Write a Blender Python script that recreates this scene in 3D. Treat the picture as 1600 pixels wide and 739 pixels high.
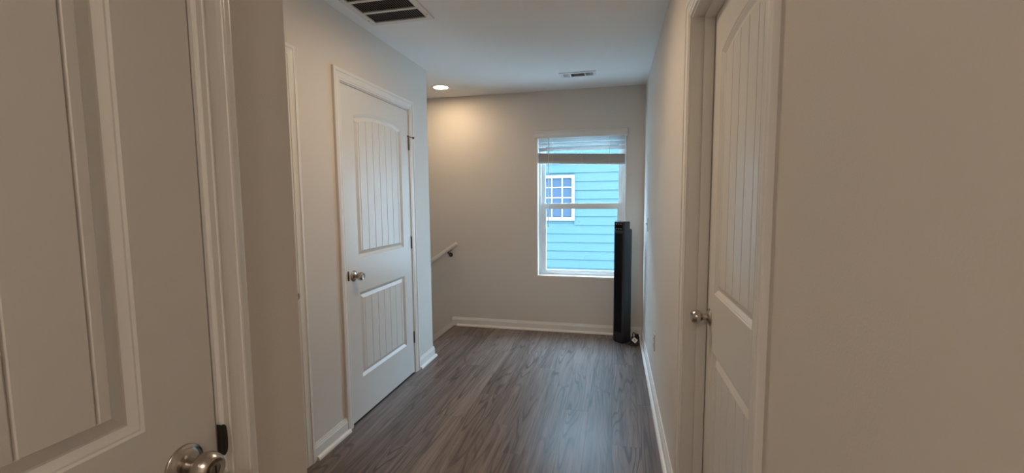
import bpy, bmesh, math, random
from mathutils import Vector, Matrix

for o in list(bpy.data.objects):
    bpy.data.objects.remove(o, do_unlink=True)
scene = bpy.context.scene
C = scene.collection
R = math.radians

# ------------------------------------------------------------------ camera
F_PX, YAW, PITCH, ROLL, CAM_H = 679.62, R(13.236), R(4.945), R(-0.516), 1.3725
fw = Vector((-math.sin(YAW) * math.cos(PITCH), math.cos(YAW) * math.cos(PITCH), -math.sin(PITCH)))
rt = Vector((math.cos(YAW), math.sin(YAW), 0))
up = rt.cross(fw)
r2 = rt * math.cos(ROLL) + up * math.sin(ROLL)
u2 = -rt * math.sin(ROLL) + up * math.cos(ROLL)
cam = bpy.data.cameras.new('camera')
cam.sensor_fit = 'HORIZONTAL'; cam.sensor_width = 36.0; cam.lens = F_PX * 36.0 / 1600.0
cam.clip_start = 0.02; cam.clip_end = 200
cam_ob = bpy.data.objects.new('camera', cam)
m = Matrix((r2, u2, -fw)).transposed().to_4x4(); m.translation = (0, 0, CAM_H)
cam_ob.matrix_world = m
C.objects.link(cam_ob); scene.camera = cam_ob

# ------------------------------------------------------------------ world, exposure, lamp levels
world = bpy.data.worlds.new('overcast_sky'); scene.world = world; world.use_nodes = True
bg = world.node_tree.nodes['Background']
# overcast sky: luminance rises from the horizon to the zenith as (1 + 2 sin e) / 3
wt = world.node_tree; wl = wt.links.new
wtc = wt.nodes.new('ShaderNodeTexCoord'); wsx = wt.nodes.new('ShaderNodeSeparateXYZ')
wcl = wt.nodes.new('ShaderNodeClamp')
wma = wt.nodes.new('ShaderNodeMath'); wma.operation = 'MULTIPLY_ADD'; wma.inputs[1].default_value = 2 / 3; wma.inputs[2].default_value = 1 / 3
wst = wt.nodes.new('ShaderNodeMath'); wst.operation = 'MULTIPLY'; wst.inputs[1].default_value = 25.5     # zenith luminance
wl(wtc.outputs['Generated'], wsx.inputs[0]); wl(wsx.outputs['Z'], wcl.inputs['Value']); wl(wcl.outputs[0], wma.inputs[0])
wl(wma.outputs[0], wst.inputs[0]); wl(wst.outputs[0], bg.inputs['Strength'])
bg.inputs['Color'].default_value = (0.46, 0.72, 1.0, 1)
scene.view_settings.view_transform = 'Standard'
scene.view_settings.look = 'None'
scene.view_settings.exposure = 0.43
scene.view_settings.gamma = 1.0
scene.view_settings.use_curve_mapping = False
LAMP_STAIR = 100.0      # downlight over the stair head
LAMP_HALL = 198.0       # downlight in the hall, above the frame
FILL_REAR = 205.0       # unseen downlight added in place of daylight from the room behind
LAMP_COL = (1.0, 0.74, 0.46, 1)
HALL_COL = (1.0, 0.745, 0.485, 1)
REAR_COL = (1.0, 0.85, 0.71, 1)

# ------------------------------------------------------------------ key dimensions (metres)
XL, XR, YD, H = -1.532, 0.280, 4.403, 2.44    # hall left wall, right wall, far wall, ceiling
XN, YN = -0.705, 0.845                        # near left wall plane and its outside corner
YC = 3.452                                    # end of the hall left wall (stairwell begins)
YB = -1.7                                     # wall behind the camera
XS = -1.67                                    # stair nosing
XW = -4.3                                     # far left end of stairwell

# ------------------------------------------------------------------ materials
MATS = {}
def nodes(mt):
    mt.use_nodes = True
    nt = mt.node_tree
    return nt, nt.nodes['Principled BSDF']
def mat(name, col, rough=0.5, metal=0.0, bump=0.0, bscale=200.0, var=0.0, vscale=3.0, spec=0.5):
    mt = bpy.data.materials.new(name); nt, p = nodes(mt)
    p.inputs['Base Color'].default_value = (*col, 1)
    p.inputs['Roughness'].default_value = rough
    p.inputs['Metallic'].default_value = metal
    p.inputs['Specular IOR Level'].default_value = spec
    tc = nt.nodes.new('ShaderNodeTexCoord')
    if bump > 0:
        n = nt.nodes.new('ShaderNodeTexNoise'); n.inputs['Scale'].default_value = bscale
        n.inputs['Detail'].default_value = 3
        b = nt.nodes.new('ShaderNodeBump'); b.inputs['Strength'].default_value = bump
        b.inputs['Distance'].default_value = 0.002
        nt.links.new(tc.outputs['Object'], n.inputs['Vector'])
        nt.links.new(n.outputs['Fac'], b.inputs['Height'])
        nt.links.new(b.outputs['Normal'], p.inputs['Normal'])
    if var > 0:
        n = nt.nodes.new('ShaderNodeTexNoise'); n.inputs['Scale'].default_value = vscale
        mx = nt.nodes.new('ShaderNodeMixRGB'); mx.blend_type = 'MIX'
        mx.inputs['Color1'].default_value = (*[c * (1 - var) for c in col], 1)
        mx.inputs['Color2'].default_value = (*[min(1, c * (1 + var)) for c in col], 1)
        nt.links.new(tc.outputs['Object'], n.inputs['Vector'])
        nt.links.new(n.outputs['Fac'], mx.inputs['Fac'])
        nt.links.new(mx.outputs['Color'], p.inputs['Base Color'])
    MATS[name] = mt
    return mt
def emit(name, col, strength):
    mt = bpy.data.materials.new(name); nt, p = nodes(mt)
    p.inputs['Base Color'].default_value = (0.9, 0.9, 0.9, 1)
    p.inputs['Emission Color'].default_value = col
    p.inputs['Emission Strength'].default_value = strength
    MATS[name] = mt
    return mt
mat('wall_paint', (0.72, 0.672, 0.622), 0.75, bump=0.16, bscale=260, var=0.02)
mat('ceiling_paint', (0.88, 0.875, 0.865), 0.85, bump=0.3, bscale=160, var=0.015)
mat('trim_paint', (0.80, 0.78, 0.745), 0.36, bump=0.05, bscale=90)
mat('door_paint', (0.74, 0.72, 0.685), 0.35, bump=0.06, bscale=420)
mat('nickel', (0.50, 0.46, 0.42), 0.24, 1.0)
mat('dark_metal', (0.075, 0.068, 0.060), 0.35, 0.9)
mat('bronze_metal', (0.20, 0.175, 0.15), 0.32, 0.9)
mat('black', (0.008, 0.008, 0.009), 0.6)
mat('vinyl', (0.80, 0.80, 0.79), 0.35)
mat('blind_shaded', (0.56, 0.55, 0.54), 0.45)  # blind white darkened to keep the slats looking shaded
mat('valance_lit', (0.74, 0.73, 0.72), 0.4)  # lighter copy of the blind white, for the room light on it
mat('cord', (0.8, 0.8, 0.78), 0.7)
mat('plate_plastic', (0.62, 0.60, 0.565), 0.35)
mat('slot_dark', (0.03, 0.028, 0.026), 0.6)
mat('grille_paint', (0.74, 0.725, 0.70), 0.4)
mat('louver_shaded', (0.40, 0.36, 0.33), 0.5)  # grille paint darkened so the louvers look less lit
mat('duct_shade', (0.012, 0.008, 0.007), 0.9)  # near-black colour standing in for the shade inside the ducts
mat('fan_plastic', (0.019, 0.021, 0.028), 0.36)
mat('fan_front', (0.006, 0.007, 0.010), 0.30)
mat('fan_gloss', (0.004, 0.004, 0.005), 0.12)
mat('cable_black', (0.008, 0.008, 0.009), 0.45)
mat('label_white', (0.85, 0.86, 0.88), 0.6)
mat('label_print', (0.45, 0.47, 0.50), 0.6)
mat('siding_paint', (0.060, 0.097, 0.104), 0.8, spec=0.08, bump=0.03, bscale=30, var=0.015, vscale=1.5)
mat('house_trim', (0.42, 0.43, 0.40), 0.7, spec=0.1)
mat('house_glass', (0.042, 0.056, 0.080), 0.25, spec=0.12)
mat('ground_bounce', (0.58, 0.57, 0.55), 0.9, var=0.2, vscale=9)  # unseen ground, pale so that it bounces daylight up to the ceiling
mat('carpet', (0.33, 0.29, 0.25), 0.95, bump=0.4, bscale=500)
emit('lamp_stair', LAMP_COL, LAMP_STAIR)
emit('lamp_hall', HALL_COL, LAMP_HALL)
emit('fill_rear', REAR_COL, FILL_REAR)
emit('indicator', (0.7, 0.85, 1.0, 1), 0.5)

def glass_mat():
    mt = bpy.data.materials.new('pane_glass'); mt.use_nodes = True
    nt = mt.node_tree; nt.nodes.clear()
    out = nt.nodes.new('ShaderNodeOutputMaterial')
    tr = nt.nodes.new('ShaderNodeBsdfTransparent'); tr.inputs['Color'].default_value = (0.95, 0.98, 0.97, 1)
    gl = nt.nodes.new('ShaderNodeBsdfGlossy'); gl.inputs['Roughness'].default_value = 0.02
    lw = nt.nodes.new('ShaderNodeLayerWeight'); lw.inputs['Blend'].default_value = 0.5
    pw = nt.nodes.new('ShaderNodeMath'); pw.operation = 'POWER'; pw.inputs[1].default_value = 5.0
    fr = nt.nodes.new('ShaderNodeMath'); fr.operation = 'MULTIPLY_ADD'; fr.inputs[1].default_value = 0.9; fr.inputs[2].default_value = 0.035
    nt.links.new(lw.outputs['Facing'], pw.inputs[0]); nt.links.new(pw.outputs[0], fr.inputs[0])
    mx = nt.nodes.new('ShaderNodeMixShader')
    nt.links.new(fr.outputs[0], mx.inputs[0]); nt.links.new(tr.outputs[0], mx.inputs[1])
    nt.links.new(gl.outputs[0], mx.inputs[2]); nt.links.new(mx.outputs[0], out.inputs['Surface'])
    MATS['pane_glass'] = mt
glass_mat()

def plank_mat():
    mt = bpy.data.materials.new('vinyl_plank'); nt, p = nodes(mt)
    L = nt.links.new; N = nt.nodes.new
    tc = N('ShaderNodeTexCoord'); oi = N('ShaderNodeObjectInfo')
    comb = N('ShaderNodeCombineXYZ')
    mul = N('ShaderNodeMath'); mul.operation = 'MULTIPLY'; mul.inputs[1].default_value = 37.0
    L(oi.outputs['Random'], mul.inputs[0]); L(mul.outputs[0], comb.inputs['Z'])
    m2 = N('ShaderNodeMath'); m2.operation = 'MULTIPLY'; m2.inputs[1].default_value = 11.0
    L(oi.outputs['Random'], m2.inputs[0]); L(m2.outputs[0], comb.inputs['Y'])
    add = N('ShaderNodeVectorMath'); add.operation = 'ADD'
    L(tc.outputs['Object'], add.inputs[0]); L(comb.outputs[0], add.inputs[1])
    def scaled(v):
        s = N('ShaderNodeVectorMath'); s.operation = 'MULTIPLY'; s.inputs[1].default_value = v
        L(add.outputs[0], s.inputs[0]); return s
    # cathedral grain: contour lines of a long, stretched noise
    s1 = scaled((7.0, 0.60, 1.0))
    n1 = N('ShaderNodeTexNoise'); n1.inputs['Scale'].default_value = 1.0; n1.inputs['Detail'].default_value = 2.0
    n1.inputs['Roughness'].default_value = 0.35; n1.inputs['Distortion'].default_value = 0.0
    L(s1.outputs[0], n1.inputs['Vector'])
    k = N('ShaderNodeMath'); k.operation = 'MULTIPLY'; k.inputs[1].default_value = 120.0
    L(n1.outputs['Fac'], k.inputs[0])
    sn = N('ShaderNodeMath'); sn.operation = 'SINE'; L(k.outputs[0], sn.inputs[0])
    rmp = N('ShaderNodeMapRange'); rmp.inputs[1].default_value = 0.35; rmp.inputs[2].default_value = 1.0
    rmp.inputs[3].default_value = 0.0; rmp.inputs[4].default_value = 1.0
    L(sn.outputs[0], rmp.inputs[0])
    # fade the lines in and out
    s4 = scaled((9.0, 2.2, 1.0))
    n4 = N('ShaderNodeTexNoise'); n4.inputs['Scale'].default_value = 1.0; n4.inputs['Detail'].default_value = 2
    L(s4.outputs[0], n4.inputs['Vector'])
    r4 = N('ShaderNodeMapRange'); r4.inputs[1].default_value = 0.34; r4.inputs[2].default_value = 0.62
    L(n4.outputs['Fac'], r4.inputs[0])
    ln = N('ShaderNodeMath'); ln.operation = 'MULTIPLY'; L(rmp.outputs[0], ln.inputs[0]); L(r4.outputs[0], ln.inputs[1])
    # fine pores
    s2 = scaled((190.0, 5.0, 1.0))
    n2 = N('ShaderNodeTexNoise'); n2.inputs['Scale'].default_value = 1.0; n2.inputs['Detail'].default_value = 3
    L(s2.outputs[0], n2.inputs['Vector'])
    # broad tone
    s3 = scaled((34.0, 1.0, 1.0))
    n3 = N('ShaderNodeTexNoise'); n3.inputs['Scale'].default_value = 1.0; n3.inputs['Detail'].default_value = 4
    L(s3.outputs[0], n3.inputs['Vector'])
    ramp = N('ShaderNodeValToRGB')
    ramp.color_ramp.elements[0].position = 0.34; ramp.color_ramp.elements[0].color = (0.084, 0.060, 0.050, 1)
    ramp.color_ramp.elements[1].position = 0.66; ramp.color_ramp.elements[1].color = (0.240, 0.185, 0.162, 1)
    tone = N('ShaderNodeMath'); tone.operation = 'MULTIPLY_ADD'; tone.inputs[1].default_value = 0.54
    L(n3.outputs['Fac'], tone.inputs[0])
    fine = N('ShaderNodeMath'); fine.operation = 'MULTIPLY'; fine.inputs[1].default_value = 0.46
    L(n2.outputs['Fac'], fine.inputs[0]); L(fine.outputs[0], tone.inputs[2])
    rnd = N('ShaderNodeMath'); rnd.operation = 'MULTIPLY_ADD'; rnd.inputs[1].default_value = 0.14; 
    L(oi.outputs['Random'], rnd.inputs[0]); L(tone.outputs[0], rnd.inputs[2])
    sub = N('ShaderNodeMath'); sub.operation = 'SUBTRACT'; sub.inputs[1].default_value = 0.06
    L(rnd.outputs[0], sub.inputs[0]); L(sub.outputs[0], ramp.inputs['Fac'])
    mx = N('ShaderNodeMixRGB'); mx.inputs['Color2'].default_value = (0.046, 0.034, 0.029, 1)
    lf = N('ShaderNodeMath'); lf.operation = 'MULTIPLY'; lf.inputs[1].default_value = 0.85
    L(ln.outputs[0], lf.inputs[0]); L(lf.outputs[0], mx.inputs['Fac']); L(ramp.outputs['Color'], mx.inputs['Color1'])
    L(mx.outputs['Color'], p.inputs['Base Color'])
    p.inputs['Roughness'].default_value = 0.36
    p.inputs['Specular IOR Level'].default_value = 0.45
    b = N('ShaderNodeBump'); b.inputs['Strength'].default_value = 0.10; b.inputs['Distance'].default_value = 0.002
    L(n2.outputs['Fac'], b.inputs['Height']); L(b.outputs['Normal'], p.inputs['Normal'])
    MATS['vinyl_plank'] = mt
plank_mat()

# ------------------------------------------------------------------ helpers
def tag(o, label=None, cat=None, group=None, kind=None):
    if label: o['label'] = label
    if cat: o['category'] = cat
    if group: o['group'] = group
    if kind: o['kind'] = kind
    return o
def empty(name, loc=(0, 0, 0), rz=0.0):
    o = bpy.data.objects.new(name, None); C.objects.link(o)
    o.location = loc; o.rotation_euler = (0, 0, rz); o.empty_display_size = 0.1
    return o
def obj(name, bm, material, parent=None, smooth=False, loc=None):
    bmesh.ops.recalc_face_normals(bm, faces=bm.faces[:])
    me = bpy.data.meshes.new(name); bm.to_mesh(me); bm.free()
    if smooth:
        for p in me.polygons: p.use_smooth = True
    me.materials.append(MATS[material])
    o = bpy.data.objects.new(name, me); C.objects.link(o)
    if parent: o.parent = parent
    if loc: o.location = loc
    return o
def box(bm, x0, x1, y0, y1, z0, z1, bev=0.0):
    g = bmesh.new() if bev else bm
    vs = [g.verts.new((x, y, z)) for x in (x0, x1) for y in (y0, y1) for z in (z0, z1)]
    for f in ((0, 1, 3, 2), (4, 6, 7, 5), (0, 4, 5, 1), (2, 3, 7, 6), (0, 2, 6, 4), (1, 5, 7, 3)):
        g.faces.new([vs[i] for i in f])
    if bev:
        bmesh.ops.recalc_face_normals(g, faces=g.faces[:])
        bmesh.ops.bevel(g, geom=g.edges[:], offset=bev, segments=2, affect='EDGES', profile=0.5)
        merge(bm, g)
    return bm
def merge(bm, g, mtx=None):
    idx = {}
    for v in g.verts:
        idx[v] = bm.verts.new(mtx @ v.co if mtx else v.co)
    for f in g.faces:
        try:
            nf = bm.faces.new([idx[v] for v in f.verts]); nf.smooth = f.smooth
        except ValueError: pass
    g.free()
def bxo(name, dims, material, parent=None, bev=0.0):
    return obj(name, box(bmesh.new(), *dims, bev=bev), material, parent)
def lathe(bm, prof, seg=32, axis='y', org=(0, 0, 0), sign=-1):
    """prof: (radius, height) along sign*axis; smooth faces"""
    rings = []
    for r, h in prof:
        ring = []
        for i in range(seg):
            a = 2 * math.pi * i / seg
            ca, sa = r * math.cos(a), r * math.sin(a)
            if axis == 'y': co = (org[0] + ca, org[1] + sign * h, org[2] + sa)
            elif axis == 'z': co = (org[0] + ca, org[1] + sa, org[2] + sign * h)
            else: co = (org[0] + sign * h, org[1] + ca, org[2] + sa)
            ring.append(bm.verts.new(co))
        rings.append(ring)
    for a, b in zip(rings[:-1], rings[1:]):
        for i in range(seg):
            f = bm.faces.new((a[i], a[(i + 1) % seg], b[(i + 1) % seg], b[i])); f.smooth = True
    bm.faces.new(rings[0]); bm.faces.new(rings[-1])
    return bm
def tube(bm, pts, r, seg=8):
    pts = [Vector(p) for p in pts]; rings = []
    n0 = None
    for i, p in enumerate(pts):
        t = (pts[min(i + 1, len(pts) - 1)] - pts[max(i - 1, 0)]).normalized()
        if n0 is None:
            n0 = t.orthogonal().normalized()
        else:
            n0 = (n0 - t * n0.dot(t)).normalized()
        b = t.cross(n0)
        rings.append([bm.verts.new(p + (n0 * math.cos(2 * math.pi * k / seg) + b * math.sin(2 * math.pi * k / seg)) * r) for k in range(seg)])
    for a, b in zip(rings[:-1], rings[1:]):
        for k in range(seg):
            f = bm.faces.new((a[k], a[(k + 1) % seg], b[(k + 1) % seg], b[k])); f.smooth = True
    bm.faces.new(rings[0]); bm.faces.new(rings[-1])
    return bm
def spline(P, n=8):
    P = [Vector(p) for p in P]; out = []
    Q = [P[0]] + P + [P[-1]]
    for i in range(1, len(Q) - 2):
        for k in range(n):
            t = k / n
            a, b, c, d = Q[i - 1], Q[i], Q[i + 1], Q[i + 2]
            out.append(0.5 * ((2 * b) + (c - a) * t + (2 * a - 5 * b + 4 * c - d) * t * t + (3 * b - a - 3 * c + d) * t ** 3))
    out.append(P[-1]); return out
def prism(bm, poly, axis, a, b):
    """extrude a 2D polygon along an axis ('x': poly=(y,z); 'y': poly=(x,z); 'z': poly=(x,y))"""
    def co(p, h):
        return {'x': (h, p[0], p[1]), 'y': (p[0], h, p[1]), 'z': (p[0], p[1], h)}[axis]
    A = [bm.verts.new(co(p, a)) for p in poly]; B = [bm.verts.new(co(p, b)) for p in poly]
    n = len(poly)
    bm.faces.new(A); bm.faces.new(B)
    for i in range(n): bm.faces.new((A[i], A[(i + 1) % n], B[(i + 1) % n], B[i]))
    return bm

# ------------------------------------------------------------------ room shell
def wall_x(name, xf, sgn, y0, y1, openings, label, thick=0.14, z0=0.0, z1=H):
    """wall whose painted face lies on x=xf and looks along sgn; openings (ya, yb, top, depth)"""
    bm = bmesh.new(); xb = xf - sgn * thick
    lo, hi = min(xf, xb), max(xf, xb); cur = y0
    for (ya, yb, top, dep) in sorted(openings):
        box(bm, lo, hi, cur, ya, z0, z1); box(bm, lo, hi, ya, yb, top, z1)
        d0 = xf - sgn * dep
        box(bm, min(d0, xb), max(d0, xb), ya, yb, z0, top)
        cur = yb
    box(bm, lo, hi, cur, y1, z0, z1)
    return tag(obj(name, bm, 'wall_paint'), label, 'wall', kind='structure')

D2 = (2.255, 3.088)      # left hall door slab, along y
D3 = (-0.263, 0.617)     # near left door
D1 = (0.952, 1.815)      # right door
D4 = (1.000, 1.813)      # hidden door behind the near corner
GAP, JT, DTOP = 0.003, 0.018, 2.045
def opening(d, dep=0.13): return (d[0] - GAP - JT, d[1] + GAP + JT, DTOP + GAP + JT, dep)

wall_x('wall_left', XL, 1, YN, YC, [opening(D2), opening(D4)], 'greige hall wall on the left around the closed white door', 0.14)
wall_x('wall_near_left', XN, 1, YB, YN, [opening(D3)], 'shaded greige wall beside the nearest door at far left', 0.14)
wall_x('wall_right', XR, -1, YB, YD, [opening(D1, 0.135)], 'long greige wall along the right side of the hall', 0.14)
WX0, WX1, WZ0, WZ1 = -0.773, 0.113, 0.566, 2.035      # window opening
bm = bmesh.new()
box(bm, XW, WX0, YD, YD + 0.16, -3.0, H); box(bm, WX1, XR + 0.14, YD, YD + 0.16, -3.0, H)
box(bm, WX0, WX1, YD, YD + 0.16, -3.0, WZ0); box(bm, WX0, WX1, YD, YD + 0.16, WZ1, H)
tag(obj('wall_far', bm, 'wall_paint'), 'greige end wall with the window and stair handrail', 'wall', kind='structure')
bm = bmesh.new(); box(bm, XL - 0.14, XN - 0.14, YN - 0.12, YN, 0, H)
tag(obj('wall_alcove', bm, 'wall_paint'), 'greige return wall behind the near left corner', 'wall', kind='structure')
bm = bmesh.new(); box(bm, XW, XL - 0.14, YC - 0.12, YC, -3.0, H); box(bm, XL - 0.14, XL, YC - 0.12, YC, -3.0, -0.25)
tag(obj('wall_stair', bm, 'wall_paint'), 'greige stairwell wall opposite the handrail', 'wall', kind='structure')
bm = bmesh.new(); box(bm, XW - 0.12, XW, YC - 0.12, YD + 0.16, -3.0, H)
tag(obj('wall_stair_end', bm, 'wall_paint'), 'greige wall at the foot of the stairwell', 'wall', kind='structure')
bm = bmesh.new(); box(bm, XN - 0.14, XR + 0.14, YB - 0.12, YB, 0, H)
tag(obj('wall_front', bm, 'wall_paint'), 'greige wall closing the hall behind the viewer', 'wall', kind='structure')
bm = bmesh.new(); box(bm, XW - 0.12, XR + 0.14, YB - 0.12, YD + 0.16, H, H + 0.12)
tag(obj('ceiling', bm, 'ceiling_paint'), 'flat white ceiling over the hall and stair head', 'ceiling', kind='structure')

# roof of this house, unseen, added to shade the neighbouring siding; it rises from the end wall
bm = bmesh.new()
prism(bm, [(YD + 0.36, H + 0.13), (YD + 0.36, H + 0.25), (YB - 0.12, H + 0.25 + 0.6 * (YD + 0.58 - YB)), (YB - 0.12, H + 0.13)], 'x', XW - 3.0, XR + 4.0)
tag(obj('shade_roof', bm, 'slot_dark'), 'unseen dark slope added over the hall to shade the house opposite', 'shade_roof', kind='structure')

# floor: subfloor slab with separate vinyl planks
bm = bmesh.new()
box(bm, XN - 0.14, XR + 0.14, YB - 0.12, YN - 0.12, -0.25, -0.006)
box(bm, XL - 0.14, XR + 0.14, YN - 0.12, YC, -0.25, -0.006)
box(bm, XS, XR + 0.14, YC, YD, -0.25, -0.006)
floor = tag(obj('floor', bm, 'slot_dark'), 'grey-brown wood-look plank floor of the hall', 'floor', kind='structure')
random.seed(5)
PW, PL, X0 = 0.152, 1.22, 0.003
known = {0: 2.383, -5: 2.465, -4: 2.18, -8: 2.12, -3: 1.86, -1: 3.05, -2: 2.74, 1: 2.9, -6: 2.85, -7: 2.50}
def plank(x0, x1, y0, y1):
    e = 0.0001; c = 0.00035
    w, l = (x1 - x0) / 2 - e, (y1 - y0) / 2 - e
    g = bmesh.new()
    top = [g.verts.new((sx * (w - c), sy * (l - c), 0)) for sx, sy in ((-1, -1), (1, -1), (1, 1), (-1, 1))]
    mid = [g.verts.new((sx * w, sy * l, -c)) for sx, sy in ((-1, -1), (1, -1), (1, 1), (-1, 1))]
    bot = [g.verts.new((sx * w, sy * l, -0.006)) for sx, sy in ((-1, -1), (1, -1), (1, 1), (-1, 1))]
    g.faces.new(top); g.faces.new(bot)
    for A, B in ((top, mid), (mid, bot)):
        for i in range(4): g.faces.new((A[i], A[(i + 1) % 4], B[(i + 1) % 4], B[i]))
    return obj('plank', g, 'vinyl_plank', floor, loc=((x0 + x1) / 2, (y0 + y1) / 2, 0))
for k in range(-12, 3):
    xa, xb = X0 + k * PW, X0 + (k + 1) * PW
    segs = []
    cuts = sorted([(XS, XL, YC, YD - 0.001), (XL, XN, YN, YD - 0.001), (XN, XR, YB, YD - 0.001)])
    for (cx0, cx1, cy0, cy1) in cuts:
        a, b = max(xa, cx0), min(xb, cx1)
        if b - a < 0.004: continue
        j = known.get(k, random.uniform(1.9, 3.1)); j -= math.ceil((j - cy0) / PL) * PL
        while j < cy1:
            s, t = max(j, cy0), min(j + PL, cy1)
            if t - s > 0.004: plank(a, b, s, t)
            j += PL
# stair nosing at the landing edge
bxo('nosing', (XS - 0.028, XS, YC + 0.001, YD - 0.001, -0.022, 0.0), 'vinyl_plank', floor, 0.004)

# stairs going down to the left along the far wall
stairs = tag(empty('staircase', (XS, 0, 0)), 'carpeted stairs going down to the left below the handrail', 'stairs', kind='structure')
RUN, RISE = 0.255, 0.190
for i in range(9):
    x1 = -i * RUN; z = -(i + 1) * RISE
    bxo('riser', (x1 - 0.02, x1 - 0.0005, YC + 0.001, YD - 0.016, z, z + RISE - 0.022), 'trim_paint', stairs)
    bxo('tread', (x1 - RUN - 0.025, x1 - 0.0205, YC + 0.001, YD - 0.016, z - 0.025, z), 'carpet', stairs, 0.004)
bxo('landing', (XW - XS + 0.001, -9 * RUN - 0.026, YC + 0.001, YD - 0.001, -10 * RISE - 0.05, -10 * RISE), 'carpet', stairs)

# ------------------------------------------------------------------ base boards
def base_profile(h=0.092, t=0.013):
    return [(0, 0), (t, 0), (t, h * 0.74), (t * 0.80, h * 0.78), (t * 0.80, h * 0.83), (t * 0.55, h * 0.90), (t * 0.42, h), (0, h)]
SHOE = [(0.013, 0), (0.030, 0), (0.0295, 0.006), (0.027, 0.012), (0.022, 0.017), (0.016, 0.0195), (0.013, 0.0195)]
def baseboard(name, label, runs):
    """runs: (axis, face coordinate, outward sign, a, b, shoe a, shoe b)"""
    g = bmesh.new(); s = bmesh.new()
    for ax, f, sg, a, b, sa, sb in runs:
        P = [(f + sg * u, v) for u, v in base_profile()]
        Q = [(f + sg * u, v) for u, v in SHOE]
        if ax == 'y': prism(g, P, 'y', a, b); prism(s, Q, 'y', sa, sb)
        else: prism(g, P, 'x', a, b); prism(s, Q, 'x', sa, sb)
    o = tag(obj(name, g, 'trim_paint'), label, 'baseboard', kind='structure')
    obj('shoe_molding', s, 'trim_paint', o)
    return o
CW, REV = 0.066, 0.006      # casing width, reveal
def cas_out(d): return (d[0] - GAP - REV - CW, d[1] + GAP + REV + CW)
baseboard('baseboard_far', 'white baseboard with shoe molding under the window',
          [('x', YD, -1, -1.712, XR - 0.0135, -1.655, XR - 0.031)])
baseboard('baseboard_left', 'white baseboard pieces either side of the left hall door',
          [('y', XL, 1, cas_out(D4)[1] + 0.0005, cas_out(D2)[0] - 0.0005, cas_out(D4)[1] + 0.012, cas_out(D2)[0] + 0.012),
           ('y', XL, 1, cas_out(D2)[1] + 0.0005, YC + 0.013, cas_out(D2)[1] + 0.002, YC + 0.030)])
baseboard('baseboard_stair_head', 'white baseboard wrapping the end of the left hall wall',
          [('x', YC, 1, XS + 0.002, XL - 0.0005, XS + 0.02, XL - 0.0005)])
baseboard('baseboard_right', 'white baseboard along the right hall wall',
          [('y', XR, -1, cas_out(D1)[1] + 0.0005, YD - 0.0005, cas_out(D1)[1] + 0.0005, YD - 0.0005),
           ('y', XR, -1, YB, cas_out(D1)[0] - 0.0005, YB, cas_out(D1)[0] - 0.0005)])
baseboard('baseboard_near_left', 'white baseboard on the wall of the nearest left door',
          [('y', XN, 1, cas_out(D3)[1] + 0.0005, YN + 0.013, cas_out(D3)[1] + 0.0005, YN + 0.030),
           ('y', XN, 1, YB, cas_out(D3)[0] - 0.0005, YB, cas_out(D3)[0] - 0.0005)])
# sloping stair skirt on the far wall
SL = RISE / RUN
g = bmesh.new()
def skirt(z_off, depth, t0, t1):
    x0, x1 = -1.7125, XW + 0.001
    def zt(x): return 0.042 + SL * (x - x0) + z_off
    prism(g, [(x0, zt(x0)), (x1, zt(x1)), (x1, zt(x1) - depth), (x0, zt(x0) - depth)], 'y', YD - t1, YD - t0)
skirt(0, 0.30, 0.0, 0.013); skirt(-0.012, 0.012, 0.013, 0.0155); 
sk = tag(obj('trim_1', g, 'trim_paint'), 'white sloping stair skirt board below the handrail', 'skirt board', kind='structure')

# ------------------------------------------------------------------ casings and jambs
CAS = [(0, 0), (0, .0065), (.002, .0085), (.012, .0090), (.0128, .0112), (.0150, .0118), (.0168, .0106), (.026, .0112), (.036, .0128),
       (.0445, .0150), (.0455, .0172), (.0485, .0182), (.0515, .0172), (.060, .0168), (.0648, .0150), (.066, .012), (.066, 0)]
def casing(name, label, O, rz, u0, u1, top, v0=0.0, jamb_depth=0.115, stop=None):
    """local frame: x along the wall, -y out of the wall, z up; trim around an opening u0..u1 up to top"""
    root = tag(empty(name, O, rz), label, 'door trim', kind='structure')
    a0, a1, t = u0 - REV, u1 + REV, top + REV
    def sweep(bm, pa, pb, da, db):
        A = [bm.verts.new((pa[0] + da[0] * u, -w, pa[1] + da[1] * u)) for u, w in CAS]
        B = [bm.verts.new((pb[0] + db[0] * u, -w, pb[1] + db[1] * u)) for u, w in CAS]
        n = len(CAS); bm.faces.new(A); bm.faces.new(B)
        for i in range(n): bm.faces.new((A[i], A[(i + 1) % n], B[(i + 1) % n], B[i]))
        return bm
    obj('side_casing', sweep(bmesh.new(), (a0, v0), (a0, t), (-1, 0), (-1, 1)), 'trim_paint', root)
    obj('head_casing', sweep(bmesh.new(), (a0, t), (a1, t), (-1, 1), (1, 1)), 'trim_paint', root)
    obj('side_casing', sweep(bmesh.new(), (a1, t), (a1, v0), (1, 1), (1, 0)), 'trim_paint', root)
    e = 0.0003
    bxo('side_jamb', (u0 - JT + e, u0, 0.0, jamb_depth, v0, top + JT - e), 'trim_paint', root)
    bxo('side_jamb', (u1, u1 + JT - e, 0.0, jamb_depth, v0, top + JT - e), 'trim_paint', root)
    bxo('head_jamb', (u0 + e, u1 - e, 0.0, jamb_depth, top, top + JT - e), 'trim_paint', root)
    if stop:
        y0, y1 = stop
        bxo('door_stop', (u0 + e, u0 + 0.012, y0, y1, v0, top - e), 'trim_paint', root, 0.0015)
        bxo('door_stop', (u1 - 0.012, u1 - e, y0, y1, v0, top - e), 'trim_paint', root, 0.0015)
        bxo('door_stop', (u0 + 0.0125, u1 - 0.0125, y0, y1, top - 0.012, top - e), 'trim_paint', root, 0.0015)
    return root

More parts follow.
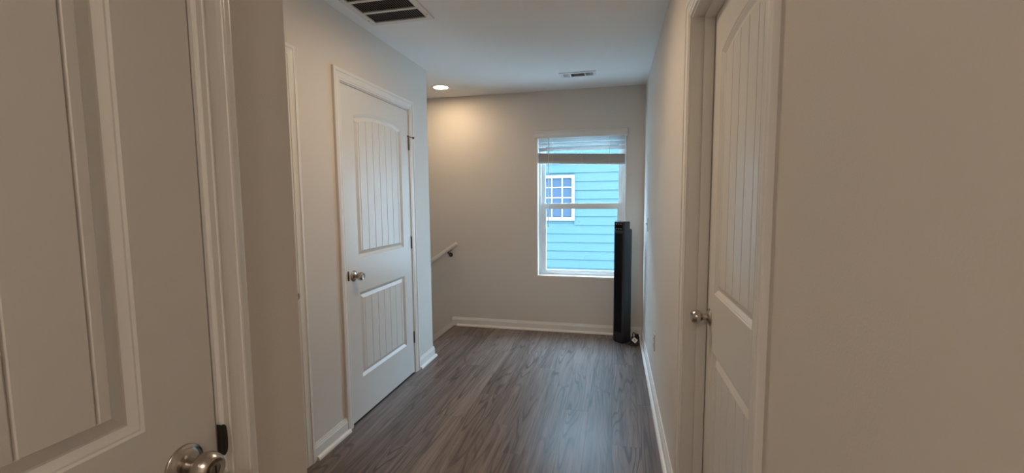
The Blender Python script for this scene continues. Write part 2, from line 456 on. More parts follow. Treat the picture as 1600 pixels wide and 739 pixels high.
# ------------------------------------------------------------------ plank-panel doors
PROF = [(0.0, 0.0), (0.0035, 0.0028), (0.006, 0.0032), (0.017, 0.0105), (0.020, 0.0110), (0.041, 0.0035)]
def arc_top(u0, u1, vs, va, n=20):
    """points along the camber from u0 to u1, spring vs, crown va"""
    w, h = (u1 - u0) / 2, va - vs
    r = (w * w + h * h) / (2 * h); uc, vc = (u0 + u1) / 2, va - r
    return [(u0 + (u1 - u0) * i / n, vc + math.sqrt(max(r * r - (u0 + (u1 - u0) * i / n - uc) ** 2, 0))) for i in range(n + 1)]
def door(name, label, O, rz, W, knob_u, lock=False, kz=0.915, V0=0.012, V1=DTOP - 0.002, T=0.035):
    root = tag(empty(name, O, rz), label, 'door', kind='structure')
    st = 0.118
    u0, u1 = st, W - st
    lo = (0.262, 0.802); upb, ups, upa = 1.018, 1.880, 1.921
    arc = arc_top(u0, u1, ups, upa)
    bm = bmesh.new()
    def quad(*p): bm.faces.new([bm.verts.new((a, b, c)) for a, b, c in p])
    def rect(a, b, c, d): quad((a, 0, c), (b, 0, c), (b, 0, d), (a, 0, d))
    rect(0, u0, V0, V1); rect(u1, W, V0, V1); rect(u0, u1, V0, lo[0]); rect(u0, u1, lo[1], upb)
    for (p, q) in zip(arc[:-1], arc[1:]):
        quad((p[0], 0, p[1]), (q[0], 0, q[1]), (q[0], 0, V1), (p[0], 0, V1))
    # recess sides and back
    quad((0, T, V0), (0, T, V1), (W, T, V1), (W, T, V0))
    quad((0, 0, V0), (0, 0, V1), (0, T, V1), (0, T, V0)); quad((W, 0, V0), (W, T, V0), (W, T, V1), (W, 0, V1))
    quad((0, 0, V0), (0, T, V0), (W, T, V0), (W, 0, V0)); quad((0, 0, V1), (W, 0, V1), (W, T, V1), (0, T, V1))
    bmesh.ops.remove_doubles(bm, verts=bm.verts[:], dist=1e-5)
    obj('slab', bm, 'door_paint', root)
    def loop(kind, d):
        if kind == 'lower':
            a, b, c, e = u0 + d, u1 - d, lo[0] + d, lo[1] - d
            return [(a, c), (b, c), (b, e), (a, e)]
        pts = arc_top(u0 + d, u1 - d, ups - d * 0.86, upa - d)
        return [(u0 + d, upb + d), (u1 - d, upb + d)] + pts[::-1]
    for kind in ('upper', 'lower'):
        g = bmesh.new(); rings = []
        for d, dep in PROF + [(PROF[-1][0] + 0.0006, 0.0075)]:
            rings.append([g.verts.new((a, dep, b)) for a, b in loop(kind, d)])
        for A, B in zip(rings[:-1], rings[1:]):
            n = len(A)
            for i in range(n): g.faces.new((A[i], A[(i + 1) % n], B[(i + 1) % n], B[i]))
        g.faces.new(rings[-1])
        pn = obj('panel', g, 'door_paint', root)
        # planks of the raised field
        d = PROF[-1][0] + 0.0003
        f0, f1 = u0 + d, u1 - d
        edges = [f0, f0 + 0.0165] + [f0 + 0.0165 + (f1 - f0 - 0.033) * i / 6 for i in range(1, 6)] + [f1 - 0.0165, f1]
        vb = (upb if kind == 'upper' else lo[0]) + d
        if kind == 'upper':
            full = arc_top(f0, f1, ups - d * 0.86, upa - d, 4)
            w, h = (f1 - f0) / 2, (upa - d) - (ups - d * 0.86); r = (w * w + h * h) / (2 * h)
            topf = lambda u: (upa - d - r) + math.sqrt(r * r - (u - (f0 + f1) / 2) ** 2)
        else:
            topf = lambda u: lo[1] - d
        for i, (a, b) in enumerate(zip(edges[:-1], edges[1:])):
            gp = 0.0003
            a2, b2 = a + (gp if i else 0), b - (gp if i < len(edges) - 2 else 0)
            ch = 0.0030
            def outl(a_, b_, cut=0):
                n = 4 if kind == 'upper' else 1
                return [(a_, vb), (b_, vb)] + [(b_ + (a_ - b_) * q / n, topf(b_ + (a_ - b_) * q / n)) for q in range(n + 1)]
            g = bmesh.new()
            A = [g.verts.new((p, 0.0035, q)) for p, q in outl(a2 + (ch if i else 0), b2 - (ch if i < len(edges) - 2 else 0))]
            B = [g.verts.new((p, 0.0068, q)) for p, q in outl(a2, b2)]
            Cc = [g.verts.new((p, 0.0074, q)) for p, q in outl(a2, b2)]
            n = len(A); g.faces.new(A)
            for P, Q in ((A, B), (B, Cc)):
                for q in range(n): g.faces.new((P[q], P[(q + 1) % n], Q[(q + 1) % n], Q[q]))
            obj('plank', g, 'door_paint', pn)
    # knob
    kb = lathe(bmesh.new(), [(0.0125, 0.008), (0.0115, 0.014), (0.0112, 0.024), (0.0125, 0.028), (0.0185, 0.0315), (0.0240, 0.037), (0.0262, 0.044),
                             (0.0262, 0.050), (0.0245, 0.057), (0.0208, 0.0635), (0.0190, 0.0655), (0.0175, 0.0658), (0.0155, 0.0640), (0.0, 0.0632)], 40)
    kn = obj('knob', kb, 'nickel', root, loc=(knob_u, 0, kz)); kn['label'] = 'brushed nickel door knob'
    rs = lathe(bmesh.new(), [(0.0335, 0.0), (0.0335, 0.0025), (0.0320, 0.0042), (0.0285, 0.0050), (0.0275, 0.0068), (0.0200, 0.0105), (0.0135, 0.0115), (0.0, 0.0115)], 40)
    obj('rose', rs, 'nickel', kn)
    if lock:
        ins = lathe(bmesh.new(), [(0.0100, 0.0625), (0.0100, 0.0650), (0.0090, 0.0660), (0.0, 0.0660)], 28)
        obj('lock_button', ins, 'bronze_metal', kn)
        obj('lock_slot', box(bmesh.new(), -0.0016, 0.0016, -0.0664, -0.0655, -0.0075, 0.0075), 'black', kn)
    return root
def strike(root, u, z, s, k=1.0):
    """lip of the strike plate at the jamb edge; s = +1 when the jamb lies at larger u"""
    g = bmesh.new()
    P = [(0, -0.029), (0.004, -0.0285), (0.0085, -0.024), (0.0105, -0.014), (0.011, 0), (0.0105, 0.014), (0.0085, 0.024), (0.004, 0.0285), (0, 0.029)]
    prism(g, [(u + s * a * k, z + b) for a, b in P], 'y', -0.0130, -0.0110)
    # flange that carries the lip out of the gap between slab and jamb
    prism(g, [(u - s * 0.0008, z - 0.028), (u + s * 0.0012, z - 0.028), (u + s * 0.0012, z + 0.028), (u - s * 0.0008, z + 0.028)], 'y', -0.0130, -0.0002)
    o = obj('strike_plate', g, 'dark_metal', root); o['label'] = 'dark metal strike plate lip'
def hinge(root, u, z, pin=False):
    g = lathe(bmesh.new(), [(0.0, -0.047), (0.0045, -0.047), (0.0060, -0.044), (0.0060, 0.044), (0.0045, 0.047), (0.0, 0.047)][1:5], 16, 'z', (0, 0, 0), 1)
    h = obj('hinge', g, 'bronze_metal', root, loc=(u, -0.0055, z)); h['label'] = 'dark bronze hinge barrel'
    obj('leaf', box(bmesh.new(), -0.0012, 0.0012, 0.0, 0.03, -0.044, 0.044), 'bronze_metal', h)
    for zz in (-0.027, -0.009, 0.009, 0.027):
        obj('knuckle_ring', lathe(bmesh.new(), [(0.0064, -0.0006), (0.0064, 0.0006)], 16, 'z', (0, 0, zz), 1), 'black', h)
    if pin:
        obj('pin_stop_arm', tube(bmesh.new(), [(0, 0, 0.047), (0.004, -0.004, 0.055), (0.012, -0.016, 0.050), (0.018, -0.026, 0.047)], 0.0034, 8), 'bronze_metal', h)
        obj('pin_stop_bumper', lathe(bmesh.new(), [(0.0075, 0.0), (0.0085, 0.004), (0.0075, 0.009), (0.004, 0.011)], 16, 'y', (0.0185, -0.024, 0.047), -1), 'dark_metal', h)
        obj('pin_stop_pad', lathe(bmesh.new(), [(0.006, 0.0), (0.007, 0.004), (0.005, 0.008)], 14, 'y', (-0.014, 0.002, 0.056), -1), 'dark_metal', h)
        obj('pin_stop_rod', tube(bmesh.new(), [(0.0, 0, 0.052), (-0.014, -0.004, 0.056)], 0.003, 8), 'bronze_metal', h)

# door 2: left hall door, flush with the hall face, hinged at its far side
W2 = D2[1] - D2[0]
d2 = door('door_2', 'closed white arch-top plank door in the left hall wall with three hinges', (XL, D2[0], 0), R(90), W2, 0.062)
for z, p in ((1.795, True), (1.042, False), (0.291, False)): hinge(d2, W2 + 0.004, z, p)
strike(d2, -GAP, 0.925, -1)
casing('trim_2', 'white casing around the closed left hall door', (XL, D2[0], 0), R(90), -GAP, W2 + GAP, DTOP + GAP, jamb_depth=0.128)
# door 3: nearest door at far left
W3 = D3[1] - D3[0]
d3 = door('door_3', 'nearest white plank door filling the left edge, locking knob at bottom', (XN, D3[0], 0), R(90), W3, W3 - 0.062, lock=True, kz=0.929)
strike(d3, W3 + GAP, 0.937, 1, 0.85)
casing('trim_3', 'moulded white casing beside the nearest left door', (XN, D3[0], 0), R(90), -GAP, W3 + GAP, DTOP + GAP, jamb_depth=0.128)
# door 1: right door, set back on the room side of its jamb
W1 = D1[1] - D1[0]
d1 = door('door_1', 'closed white plank door recessed in the right wall, knob on its far side', (XR + 0.080, D1[1], 0), R(-90), W1, 0.058)
casing('trim_4', 'white casing and deep jamb of the recessed right door', (XR, D1[1], 0), R(-90), -GAP, W1 + GAP, DTOP + GAP, jamb_depth=0.130, stop=(0.042, 0.0785))
# door 4: only its right casing shows past the near corner
W4 = D4[1] - D4[0]
door('door_4', 'white plank door tucked behind the near left corner', (XL, D4[0], 0), R(90), W4, W4 - 0.062)
casing('trim_5', 'white casing edge just right of the near left corner', (XL, D4[0], 0), R(90), -GAP, W4 + GAP, DTOP + GAP, jamb_depth=0.128)

# ------------------------------------------------------------------ window
win = tag(empty('window_1', (0, YD, 0)), 'white single-hung window in the end wall looking onto blue siding', 'window', kind='structure')
def wbox(name, dims, mt='vinyl', bev=0.0, parent=None): return bxo(name, dims, mt, parent or win, bev)
def ring(name, x0, x1, z0, z1, y0, y1, l, r, b, t, mt='vinyl', parent=None, step=True):
    g = bmesh.new()
    box(g, x0, x0 + l, y0, y1, z0, z1); box(g, x1 - r, x1, y0, y1, z0, z1)
    box(g, x0 + l, x1 - r, y0, y1, z0, z0 + b); box(g, x0 + l, x1 - r, y0, y1, z1 - t, z1)
    if step:   # glazing bead
        s = 0.007; ys, ye = y0 + 0.005, y1
        box(g, x0 + l, x0 + l + s, ys, ye, z0 + b, z1 - t); box(g, x1 - r - s, x1 - r, ys, ye, z0 + b, z1 - t)
        box(g, x0 + l + s, x1 - r - s, ys, ye, z0 + b, z0 + b + s); box(g, x0 + l + s, x1 - r - s, ys, ye, z1 - t - s, z1 - t)
    return obj(name, g, mt, parent or win)
JL = 0.010
ring('jamb_liner', WX0 + 0.0005, WX1 - 0.0005, WZ0 + 0.0005, WZ1 - 0.0005, 0.0, 0.075, JL, JL, 0.014, JL, 'trim_paint', step=False)
ring('frame', WX0 + 0.0005, WX1 - 0.0005, WZ0 + 0.0005, WZ1 - 0.0005, 0.0755, 0.155, 0.034, 0.034, 0.018, 0.034, step=False)
us = ring('upper_sash', WX0 + 0.035, WX1 - 0.035, 1.275, WZ1 - 0.035, 0.118, 0.142, 0.030, 0.030, 0.040, 0.034)
ls = ring('lower_sash', WX0 + 0.035, WX1 - 0.035, WZ0 + 0.019, 1.320, 0.086, 0.112, 0.040, 0.040, 0.038, 0.050)
obj('pane', box(bmesh.new(), WX0 + 0.066, WX1 - 0.066, 0.130, 0.1305, 1.316, WZ1 - 0.070), 'pane_glass', us)
obj('pane', box(bmesh.new(), WX0 + 0.076, WX1 - 0.076, 0.100, 0.1005, WZ0 + 0.058, 1.269), 'pane_glass', ls)

# blind: valance, headrail, three hanging slats, gathered stack, wand and cords
blind = tag(empty('window_blind', (0, YD, 0)), 'white slatted window blind raised almost to the top of the end window', 'blind')
g = bmesh.new()
prism(g, [(-0.0165, 1.972), (-0.0225, 1.976), (-0.0245, 1.985), (-0.0245, 2.022), (-0.0285, 2.030), (-0.0285, 2.040), (-0.0245, 2.044), (-0.0165, 2.044)], 'x', -0.790, 0.119)
box(g, -0.790, -0.782, -0.0165, -0.0005, 1.972, 2.044); box(g, 0.111, 0.119, -0.0165, -0.0005, 1.972, 2.044)
obj('valance', g, 'valance_lit', blind)
bxo('headrail', (-0.758, 0.098, 0.004, 0.052, 1.977, 2.022), 'blind_shaded', blind, 0.002)
SX0, SX1, SYC = -0.756, 0.097, 0.036
def slat_mesh(w=0.050, t=0.0026):
    g = bmesh.new(); n = 6
    up_, dn = [], []
    for i in range(n + 1):
        y = -w / 2 + w * i / n; cr = 0.0022 * (1 - (2 * i / n - 1) ** 2)
        up_.append((y, cr + t / 2)); dn.append((y, cr - t / 2))
    prism(g, up_ + dn[::-1], 'x', SX0, SX1)
    bmesh.ops.recalc_face_normals(g, faces=g.faces[:])
    me = bpy.data.meshes.new('slat'); g.to_mesh(me); g.free(); me.materials.append(MATS['blind_shaded'])
    return me
sm = slat_mesh()
for z in (1.957, 1.912, 1.867):
    o = bpy.data.objects.new('slat', sm); C.objects.link(o); o.parent = blind
    o.location = (0, SYC, z); o.rotation_euler = (R(-39), 0, 0)
TILT = 0.035
cx = (SX0 + SX1) / 2
for i in range(22):
    o = bpy.data.objects.new('slat', sm); C.objects.link(o); o.parent = blind
    jit = random.uniform(-0.0022, 0.0022)
    z0 = 1.7335 + i * 0.0038
    o.rotation_euler = (random.uniform(-0.015, 0.015), TILT + random.uniform(-0.0012, 0.0012), 0)
    o.location = (0, SYC + jit, z0 + math.sin(TILT) * cx)
o = bxo('bottom_rail', (SX0, SX1, SYC - 0.025, SYC + 0.025, -0.009, 0.009), 'blind_shaded', blind, 0.003)
o.rotation_euler = (0, TILT, 0); o.location = (0, 0, 1.7215 + math.sin(TILT) * cx)
for x in (-0.612, -0.051):
    for y in (SYC - 0.0262, SYC + 0.0262):
        obj('ladder_cord', tube(bmesh.new(), [(x, y, 1.978), (x, y, 1.715 - TILT * (x - cx))], 0.0013, 6), 'cord', blind)
for i, (x, z) in enumerate(((-0.335, 1.826), (-0.33, 1.79))):
    pts = spline([(x - 0.03, SYC - 0.028, z - 0.01), (x - 0.008, SYC - 0.034, z + 0.004), (x + 0.015, SYC - 0.032, z - 0.006), (x + 0.005, SYC - 0.032, z - 0.045), (x + 0.03, SYC - 0.03, z - 0.075)], 5)
    obj('lift_cord', tube(bmesh.new(), pts, 0.0014, 6), 'cord', blind)
wd = obj('tilt_wand', tube(bmesh.new(), [(-0.648, -0.006, 1.974), (-0.650, -0.007, 1.5), (-0.653, -0.008, 1.082)], 0.0042, 8), 'cord', blind)
obj('wand_hook', tube(bmesh.new(), [(-0.648, -0.006, 1.974), (-0.648, 0.004, 1.985)], 0.002, 6), 'cord', wd)

# ------------------------------------------------------------------ handrail
RS = 0.655
hr = tag(empty('handrail', (-1.622, YD, 0.905)), 'white sloping stair handrail on a bracket left of the window', 'handrail')
g = bmesh.new()
P = [(0.019 * math.cos(a) * (1.0 if abs(math.sin(a)) < .8 else .9), 0.023 * math.sin(a)) for a in [2 * math.pi * i / 16 for i in range(16)]]
dirv = Vector((-1, 0, -RS)).normalized(); nrm = Vector((-RS, 0, 1)).normalized()
if nrm.z < 0: nrm = -nrm
rings = []
for s, k in ((0.0, 0.72), (0.006, 0.96), (0.014, 1.0), (1.3, 1.0), (1.306, 0.8)):
    c0 = dirv * s + Vector((0, -0.062, 0))
    rings.append([g.verts.new(c0 + Vector((0, p[0] * k, 0)) + nrm * (p[1] * k)) for p in P])
for A, B in zip(rings[:-1], rings[1:]):
    for i in range(16):
        f = g.faces.new((A[i], A[(i + 1) % 16], B[(i + 1) % 16], B[i])); f.smooth = True
g.faces.new(rings[0]); g.faces.new(rings[-1])
obj('rail', g, 'trim_paint', hr)
for s in (0.115, 0.95):
    c0 = dirv * s
    b = obj('bracket', tube(bmesh.new(), spline([c0 + Vector((0, -0.062, -0.027)), c0 + Vector((0, -0.060, -0.046)), c0 + Vector((0, -0.035, -0.062)), c0 + Vector((0, -0.006, -0.066))], 5), 0.0065, 10), 'dark_metal', hr)
    b['label'] = 'dark metal handrail bracket'
    obj('wall_plate', lathe(bmesh.new(), [(0.024, 0.0005), (0.023, 0.005), (0.012, 0.008), (0.0, 0.009)], 20, 'y', tuple(c0 + Vector((0, 0, -0.066))), -1), 'dark_metal', b)
    g = bmesh.new(); q = bmesh.new(); box(q, -0.030, 0.030, -0.011, 0.011, -0.002, 0.002)
    merge(g, q, Matrix.Translation(c0 + Vector((0, -0.062, 0)) - nrm * 0.0255) @ Matrix.Rotation(-math.atan(RS), 4, 'Y'))
    obj('saddle', g, 'dark_metal', b)

# ------------------------------------------------------------------ recessed ceiling lights
def downlight(loc, lamp, label, r=0.066):
    t = tag(empty('recessed_light', loc), label, 'ceiling light', 'recessed ceiling lights')
    g = bmesh.new(); seg = 48
    prof = [(r + 0.022, 0.0), (r + 0.021, -0.004), (r + 0.012, -0.0075), (r + 0.004, -0.0075), (r, -0.005), (r - 0.001, -0.0015)]
    rr = []
    for a, z in prof: rr.append([g.verts.new((a * math.cos(2 * math.pi * i / seg), a * math.sin(2 * math.pi * i / seg), z)) for i in range(seg)])
    for A, B in zip(rr[:-1], rr[1:]):
        for i in range(seg):
            f = g.faces.new((A[i], A[(i + 1) % seg], B[(i + 1) % seg], B[i])); f.smooth = True
    obj('trim_ring', g, 'vinyl', t)
    g = bmesh.new()
    lathe(g, [(r - 0.0008, 0.0015), (r - 0.004, 0.0045), (r * 0.6, 0.0062), (0.004, 0.0066)], seg, 'z', (0, 0, 0), -1)
    obj('lens', g, lamp, t, smooth=True)
    return t
downlight((-1.622, 3.985, H), 'lamp_stair', 'glowing recessed ceiling light above the stair head')
downlight((-0.60, 2.16, H), 'lamp_hall', 'recessed ceiling light in the hall between the doors')
downlight((-0.30, -0.95, H), 'fill_rear', 'unseen recessed light added behind the viewer for daylight from the rear')

# ------------------------------------------------------------------ return air grille in the ceiling
GX0, GX1, GY1, GY0 = -1.443, -1.044, 2.492, 1.878
gr = tag(empty('return_air_grille', (0, 0, H)), 'large white return air grille with dark louvers at the top left', 'vent')
g = bmesh.new(); fwid = 0.034
z0, z1 = -0.009, -0.0005
def frame_side(x0, x1, y0, y1): box(g, x0, x1, y0, y1, z0, z1)
frame_side(GX0, GX0 + fwid, GY0, GY1); frame_side(GX1 - fwid, GX1, GY0, GY1)
frame_side(GX0 + fwid, GX1 - fwid, GY1 - fwid, GY1); frame_side(GX0 + fwid, GX1 - fwid, GY0, GY0 + fwid)
obj('frame', g, 'grille_paint', gr)
obj('shade_backing', box(bmesh.new(), GX0 + fwid, GX1 - fwid, GY0 + fwid, GY1 - fwid, -0.0012, -0.0004), 'duct_shade', gr)  # dark sheet for the shade in the duct; no recess is built
ix0, ix1, iy0, iy1 = GX0 + fwid, GX1 - fwid, GY0 + fwid, GY1 - fwid
rows = 4; bar = 0.020; pitch = (iy1 - iy0 + bar) / rows
for i in range(1, rows):
    y = iy1 - i * pitch
    obj('cross_bar', box(bmesh.new(), ix0, ix1, y, y + bar, -0.0088, -0.0015), 'grille_paint', gr)
nl = 24
lm = None
for i in range(rows):
    ya = iy1 - i * pitch - (pitch - bar); yb = iy1 - i * pitch
    for k in range(nl):
        x = ix0 + (k + 0.5) * (ix1 - ix0) / nl
        if lm is None:
            q = bmesh.new(); L_ = (pitch - bar) / 2 - 0.0003
            prism(q, [(0.0042, -0.0078), (0.0034, -0.0083), (-0.0038, -0.0022), (-0.0030, -0.0017)], 'y', -L_, L_)
            bmesh.ops.recalc_face_normals(q, faces=q.faces[:])
            lm = bpy.data.meshes.new('louver'); q.to_mesh(lm); q.free(); lm.materials.append(MATS['louver_shaded'])
        o = bpy.data.objects.new('louver', lm); C.objects.link(o); o.parent = gr; o.location = (x, (ya + yb) / 2, 0)
for x in (GX0 + 0.014, GX1 - 0.014):
    for y in (GY1 - 0.075, GY1 - 0.36):
        obj('screw', lathe(bmesh.new(), [(0.0048, 0.0091), (0.0045, 0.0104), (0.002, 0.0110)], 14, 'z', (x, y, 0), -1), 'nickel', gr)

# supply register near the window
rg = tag(empty('supply_register', (-0.318, 3.892, H)), 'small white ceiling register with slotted vents near the end wall', 'vent')
g = bmesh.new(); rw, rd = 0.156, 0.076
ow, od = 0.128, 0.046
box(g, -rw, -ow, -rd, rd, -0.007, -0.0005); box(g, ow, rw, -rd, rd, -0.007, -0.0005)
box(g, -ow, ow, od, rd, -0.007, -0.0005); box(g, -ow, ow, -rd, -od, -0.007, -0.0005)
box(g, -0.066, -0.058, -od, od, -0.009, -0.0012); box(g, 0.058, 0.066, -od, od, -0.009, -0.0012)
obj('frame', g, 'vinyl', rg)
obj('shade_backing', box(bmesh.new(), -ow, ow, -od, od, -0.0011, -0.0004), 'duct_shade', rg)  # dark sheet in place of the shaded duct opening
for s in (-1, 1):
    for i in range(6):
        x = s * (0.072 + i * 0.0102)
        q = bmesh.new(); prism(q, [(x - s * 0.003, -0.0015), (x - s * 0.0015, -0.0015), (x + s * 0.004, -0.009), (x + s * 0.0025, -0.009)], 'y', -od, od)
        obj('fin', q, 'vinyl', rg)
for i in range(4):
    y = -0.033 + i * 0.022
    q = bmesh.new(); prism(q, [(y + 0.006, -0.0015), (y + 0.0075, -0.0015), (y - 0.006, -0.009), (y - 0.0075, -0.009)], 'x', -0.0575, 0.0575)
    obj('fin', q, 'vinyl', rg)
for x in (-0.142, 0.142):
    obj('screw', lathe(bmesh.new(), [(0.004, 0.0071), (0.003, 0.0085)], 12, 'z', (x, 0, 0), -1), 'nickel', rg)

# ------------------------------------------------------------------ switch and outlet on the right wall
sw = tag(empty('light_switch', (XR, 3.865, 1.146), R(-90)), 'white toggle light switch on the right wall near the fan', 'switch')
bxo('plate', (-0.036, 0.036, -0.0055, -0.0003, -0.058, 0.058), 'plate_plastic', sw, 0.002)
g = bmesh.new(); prism(g, [(-0.0056, -0.008), (-0.0056, 0.008), (-0.017, 0.013), (-0.018, 0.006)], 'x', -0.005, 0.005)
obj('toggle', g, 'plate_plastic', sw)
for z in (-0.030, 0.030):
    obj('screw', lathe(bmesh.new(), [(0.0032, 0.0056), (0.0025, 0.0066)], 12, 'y', (0, 0, z)), 'nickel', sw)
ot = tag(empty('wall_outlet', (XR, 3.075, 0.382), R(-90)), 'white duplex power outlet low on the right wall', 'outlet')
bxo('plate', (-0.036, 0.036, -0.0055, -0.0003, -0.058, 0.058), 'plate_plastic', ot, 0.002)
for z in (-0.0205, 0.0205):
    q = obj('socket', box(bmesh.new(), -0.0165, 0.0165, -0.0072, -0.0056, z - 0.014, z + 0.014, 0.0006), 'plate_plastic', ot)
    for x in (-0.0065, 0.0065):
        obj('slot', box(bmesh.new(), x - 0.0012, x + 0.0012, -0.0076, -0.0071, z - 0.001, z + 0.008), 'slot_dark', q)
    obj('slot', box(bmesh.new(), -0.002, 0.002, -0.0076, -0.0071, z - 0.009, z - 0.005), 'slot_dark', q)

# ------------------------------------------------------------------ tower fan
fan = tag(empty('tower_fan', (0.088, 4.213, 0), R(-43)), 'tall black tower fan standing in the corner beside the window', 'fan')
def rrect(x0, x1, y0, y1, rf, rb, n=6):
    pts = []
    for (cx_, cy_, r, a0) in ((x0 + rf, y0 + rf, rf, 180), (x1 - rf, y0 + rf, rf, 270), (x1 - rb, y1 - rb, rb, 0), (x0 + rb, y1 - rb, rb, 90)):
        for i in range(n + 1):
            a = R(a0 + 90 * i / n); pts.append((cx_ + r * math.cos(a), cy_ + r * math.sin(a)))
    return pts
def loft(bm, secs):
    rr = [[bm.verts.new((x, y, z)) for x, y in P] for P, z in secs]
    for A, B in zip(rr[:-1], rr[1:]):
        n = len(A)
        for i in range(n):
            f = bm.faces.new((A[i], A[(i + 1) % n], B[(i + 1) % n], B[i])); f.smooth = False
    bm.faces.new(rr[0]); bm.faces.new(rr[-1]); return bm
FX, FY = 0.062, 0.066
g = bmesh.new()
loft(g, [(rrect(-FX, FX, -FY, 0.018, .014, .004), 0.012), (rrect(-FX, FX, -FY, 0.018, .014, .004), 1.148), (rrect(-FX + .004, FX - .004, -FY + .004, 0.016, .012, .004), 1.154)])
obj('body', g, 'fan_plastic', fan)
g = bmesh.new()
loft(g, [(rrect(-FX + .001, FX - .001, 0.0185, FY, .004, .030), 0.012), (rrect(-FX + .001, FX - .001, 0.0185, FY, .004, .030), 1.070), (rrect(-FX + .006, FX - .006, 0.0185, FY - .006, .004, .026), 1.082)])
obj('rear_housing', g, 'fan_plastic', fan)
g = bmesh.new()
loft(g, [(rrect(-FX + .006, FX - .006, -FY + .006, FY - .006, .016, .028), 0.0), (rrect(-FX + .002, FX - .002, -FY + .002, FY - .002, .016, .030), 0.006), (rrect(-FX + .002, FX - .002, -FY + .002, FY - .002, .016, .03), 0.0118)])
obj('foot', g, 'fan_front', fan)
gp = obj('grille_panel', box(bmesh.new(), -0.043, 0.043, -FY - 0.0015, -FY - 0.0002, 0.10, 1.045), 'fan_front', fan)
for i in range(9):
    x = -0.038 + i * 0.0095
    obj('grille_bar', box(bmesh.new(), x - 0.0012, x + 0.0012, -FY - 0.005, -FY - 0.0016, 0.105, 1.040), 'fan_front', gp)
cp = obj('control_panel', box(bmesh.new(), -0.049, 0.049, -FY - 0.002, -FY - 0.0002, 1.072, 1.143, 0.0008), 'fan_gloss', fan)
cp['label'] = 'glossy black control panel with small lit symbols'
for z in (1.086, 1.130):
    for x in (-0.028, 0.0, 0.028):
        obj('indicator', lathe(bmesh.new(), [(0.0022, 0.0021), (0.0020, 0.0026)], 12, 'y', (x, -FY, z)), 'indicator', cp)
obj('band', box(bmesh.new(), -0.050, 0.050, -FY - 0.0016, -FY - 0.0002, 1.050, 1.066), 'fan_plastic', fan)

# power adapter with a white label, plug and cord on the floor
AM = Matrix.Translation((0.197, 4.128, 0.0))
ad = tag(empty('power_adapter', (0.197, 4.128, 0)), 'black power adapter with white sticker and looped cord beside the fan foot', 'adapter')
TM = Matrix.Translation((0, 0, 0.0385)) @ Matrix.Rotation(R(10), 4, 'Z') @ Matrix.Rotation(R(52), 4, 'X') @ Matrix.Rotation(R(45), 4, 'Z')
bd = bxo('body', (-0.026, 0.026, -0.026, 0.026, -0.015, 0.015), 'cable_black', ad, 0.004); bd.matrix_local = TM
lb = obj('label_sticker', box(bmesh.new(), -0.021, 0.021, -0.021, 0.021, 0.0151, 0.0155), 'label_white', ad); lb.matrix_local = TM
lb['label'] = 'white paper sticker'
obj('print_block', box(bmesh.new(), -0.011, 0.011, -0.011, 0.011, 0.0156, 0.0158), 'label_print', lb)
pq = bmesh.new(); box(pq, -0.016, 0.016, -0.020, 0.020, 0.0005, 0.066, 0.004); box(pq, -0.004, 0.004, 0.0202, 0.036, 0.040, 0.0415)
pt_ = obj('plug', pq, 'cable_black', ad)
pt_.matrix_local = AM.inverted() @ Matrix.Translation((0.224, 4.250, 0)) @ Matrix.Rotation(R(10), 4, 'Z')
cd = spline([(0.1835, 4.232, 0.034), (0.1845, 4.228, 0.060), (0.188, 4.218, 0.085), (0.197, 4.205, 0.094), (0.206, 4.198, 0.075), (0.208, 4.190, 0.035),
             (0.224, 4.175, 0.0075), (0.236, 4.145, 0.0052), (0.222, 4.095, 0.0052), (0.192, 4.080, 0.0052), (0.164, 4.090, 0.0060), (0.150, 4.108, 0.0070), (0.156, 4.132, 0.0052),
             (0.188, 4.182, 0.0052), (0.215, 4.200, 0.020), (0.240, 4.200, 0.045), (0.242, 4.220, 0.050)], 7)
pc = obj('cord', tube(bmesh.new(), cd, 0.0038, 8), 'cable_black', ad)
pc.matrix_local = AM.inverted()
pc['label'] = 'looped black power cord'

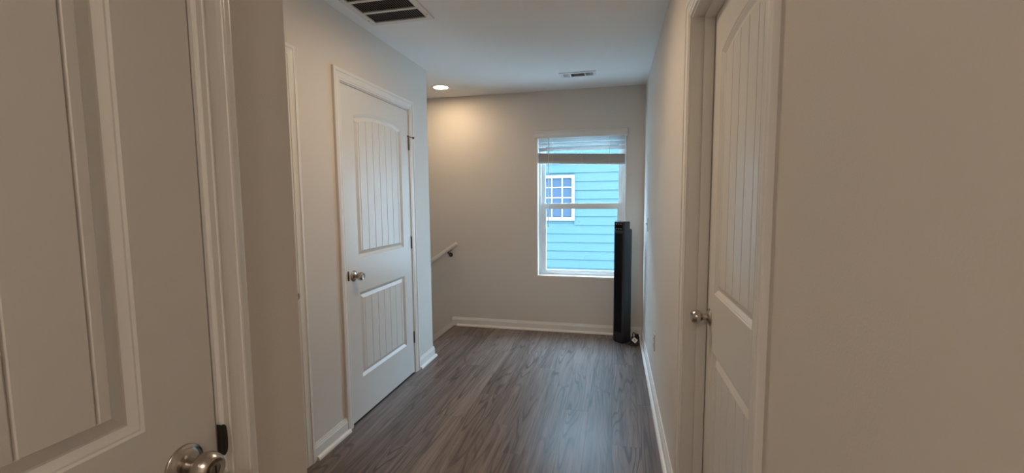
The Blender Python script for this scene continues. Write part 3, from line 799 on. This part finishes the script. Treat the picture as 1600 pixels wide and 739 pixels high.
# ------------------------------------------------------------------ neighbouring house and ground outside
YH = YD + 4.0
nh = tag(empty('neighbor_house', (0, YH, -3.0)), 'pale blue lap-sided house seen through the end window', 'house')
EXPO, Zref = 0.1665, 1.694 + 3.0     # exposure; one lap edge height above ground
nz0 = Zref - 28 * EXPO
hx0, hx1 = -7.0, 1.65  # right end is unseen, cut short to let sky light into the hall
nwx0, nwx1, nwz0, nwz1 = -1.445, -0.738, 0.953 + 3.0, 1.812 + 3.0
bm = bmesh.new(); box(bm, hx0, hx1, 0.012, 5.0, 0.0, nz0 + 40 * EXPO)
obj('sheathing', bm, 'siding_paint', nh)
for i in range(40):
    z = nz0 + i * EXPO
    spans = [(hx0, hx1)]
    if z + EXPO > nwz0 + 0.02 and z < nwz1 - 0.02: spans = [(hx0, nwx0 + 0.01), (nwx1 - 0.01, hx1)]
    for a, b in spans:
        q = bmesh.new(); prism(q, [(0.0115, z + EXPO + 0.02), (0.004, z + EXPO + 0.02), (-0.010, z), (0.0, z), (0.0115, z + 0.02)], 'x', a, b)
        obj('siding_board', q, 'siding_paint', nh)
q = bmesh.new(); tw = 0.056
box(q, nwx0, nwx0 + tw, -0.030, 0.0118, nwz0, nwz1); box(q, nwx1 - tw, nwx1, -0.030, 0.0118, nwz0, nwz1)
box(q, nwx0 + tw, nwx1 - tw, -0.030, 0.0118, nwz0, nwz0 + tw); box(q, nwx0 + tw, nwx1 - tw, -0.030, 0.0118, nwz1 - 0.05, nwz1)
nw = obj('window_frame', q, 'house_trim', nh)
px = [nwx0 + tw, -1.177, -0.976, nwx1 - tw]; pz = [nwz0 + tw, nwz0 + tw + 0.188, 1.386 + 3, 1.582 + 3, nwz1 - 0.05]
for a, b in zip(px[:-1], px[1:]):
    for c_, d_ in zip(pz[:-1], pz[1:]):
        obj('pane', box(bmesh.new(), a + 0.0095, b - 0.0095, -0.004, 0.004, c_ + 0.0095, d_ - 0.0095), 'house_glass', nw)
for x in px[1:-1]: obj('muntin', box(bmesh.new(), x - 0.009, x + 0.009, -0.014, 0.0, pz[0], pz[-1]), 'house_trim', nw)
for z in pz[1:-1]:
    for a, b in zip(px[:-1], px[1:]):
        obj('muntin', box(bmesh.new(), a + 0.0092, b - 0.0092, -0.0138, 0.0, z - 0.009, z + 0.009), 'house_trim', nw)
obj('corner_board', box(bmesh.new(), hx1 - 0.09, hx1 + 0.03, -0.022, 0.23, 0.0, nz0 + 40 * EXPO - 0.001), 'house_trim', nh)
q = bmesh.new(); zt = nz0 + 40 * EXPO  # unseen eave, its height shaped for the sky light reaching the floor
prism(q, [(-0.15, zt), (0.2, zt), (4.0, zt + 1.1), (4.0, zt + 1.2), (-0.15, zt + 0.12)], 'x', hx0 - 0.2, hx1 + 0.2)
obj('eave', q, 'house_trim', nh)
bm = bmesh.new(); box(bm, -25, 25, YD + 0.17, YD + 30, -3.2, -3.0)
tag(obj('ground', bm, 'ground_bounce'), 'unseen ground between the two houses, made pale to bounce daylight indoors', 'ground', kind='structure')
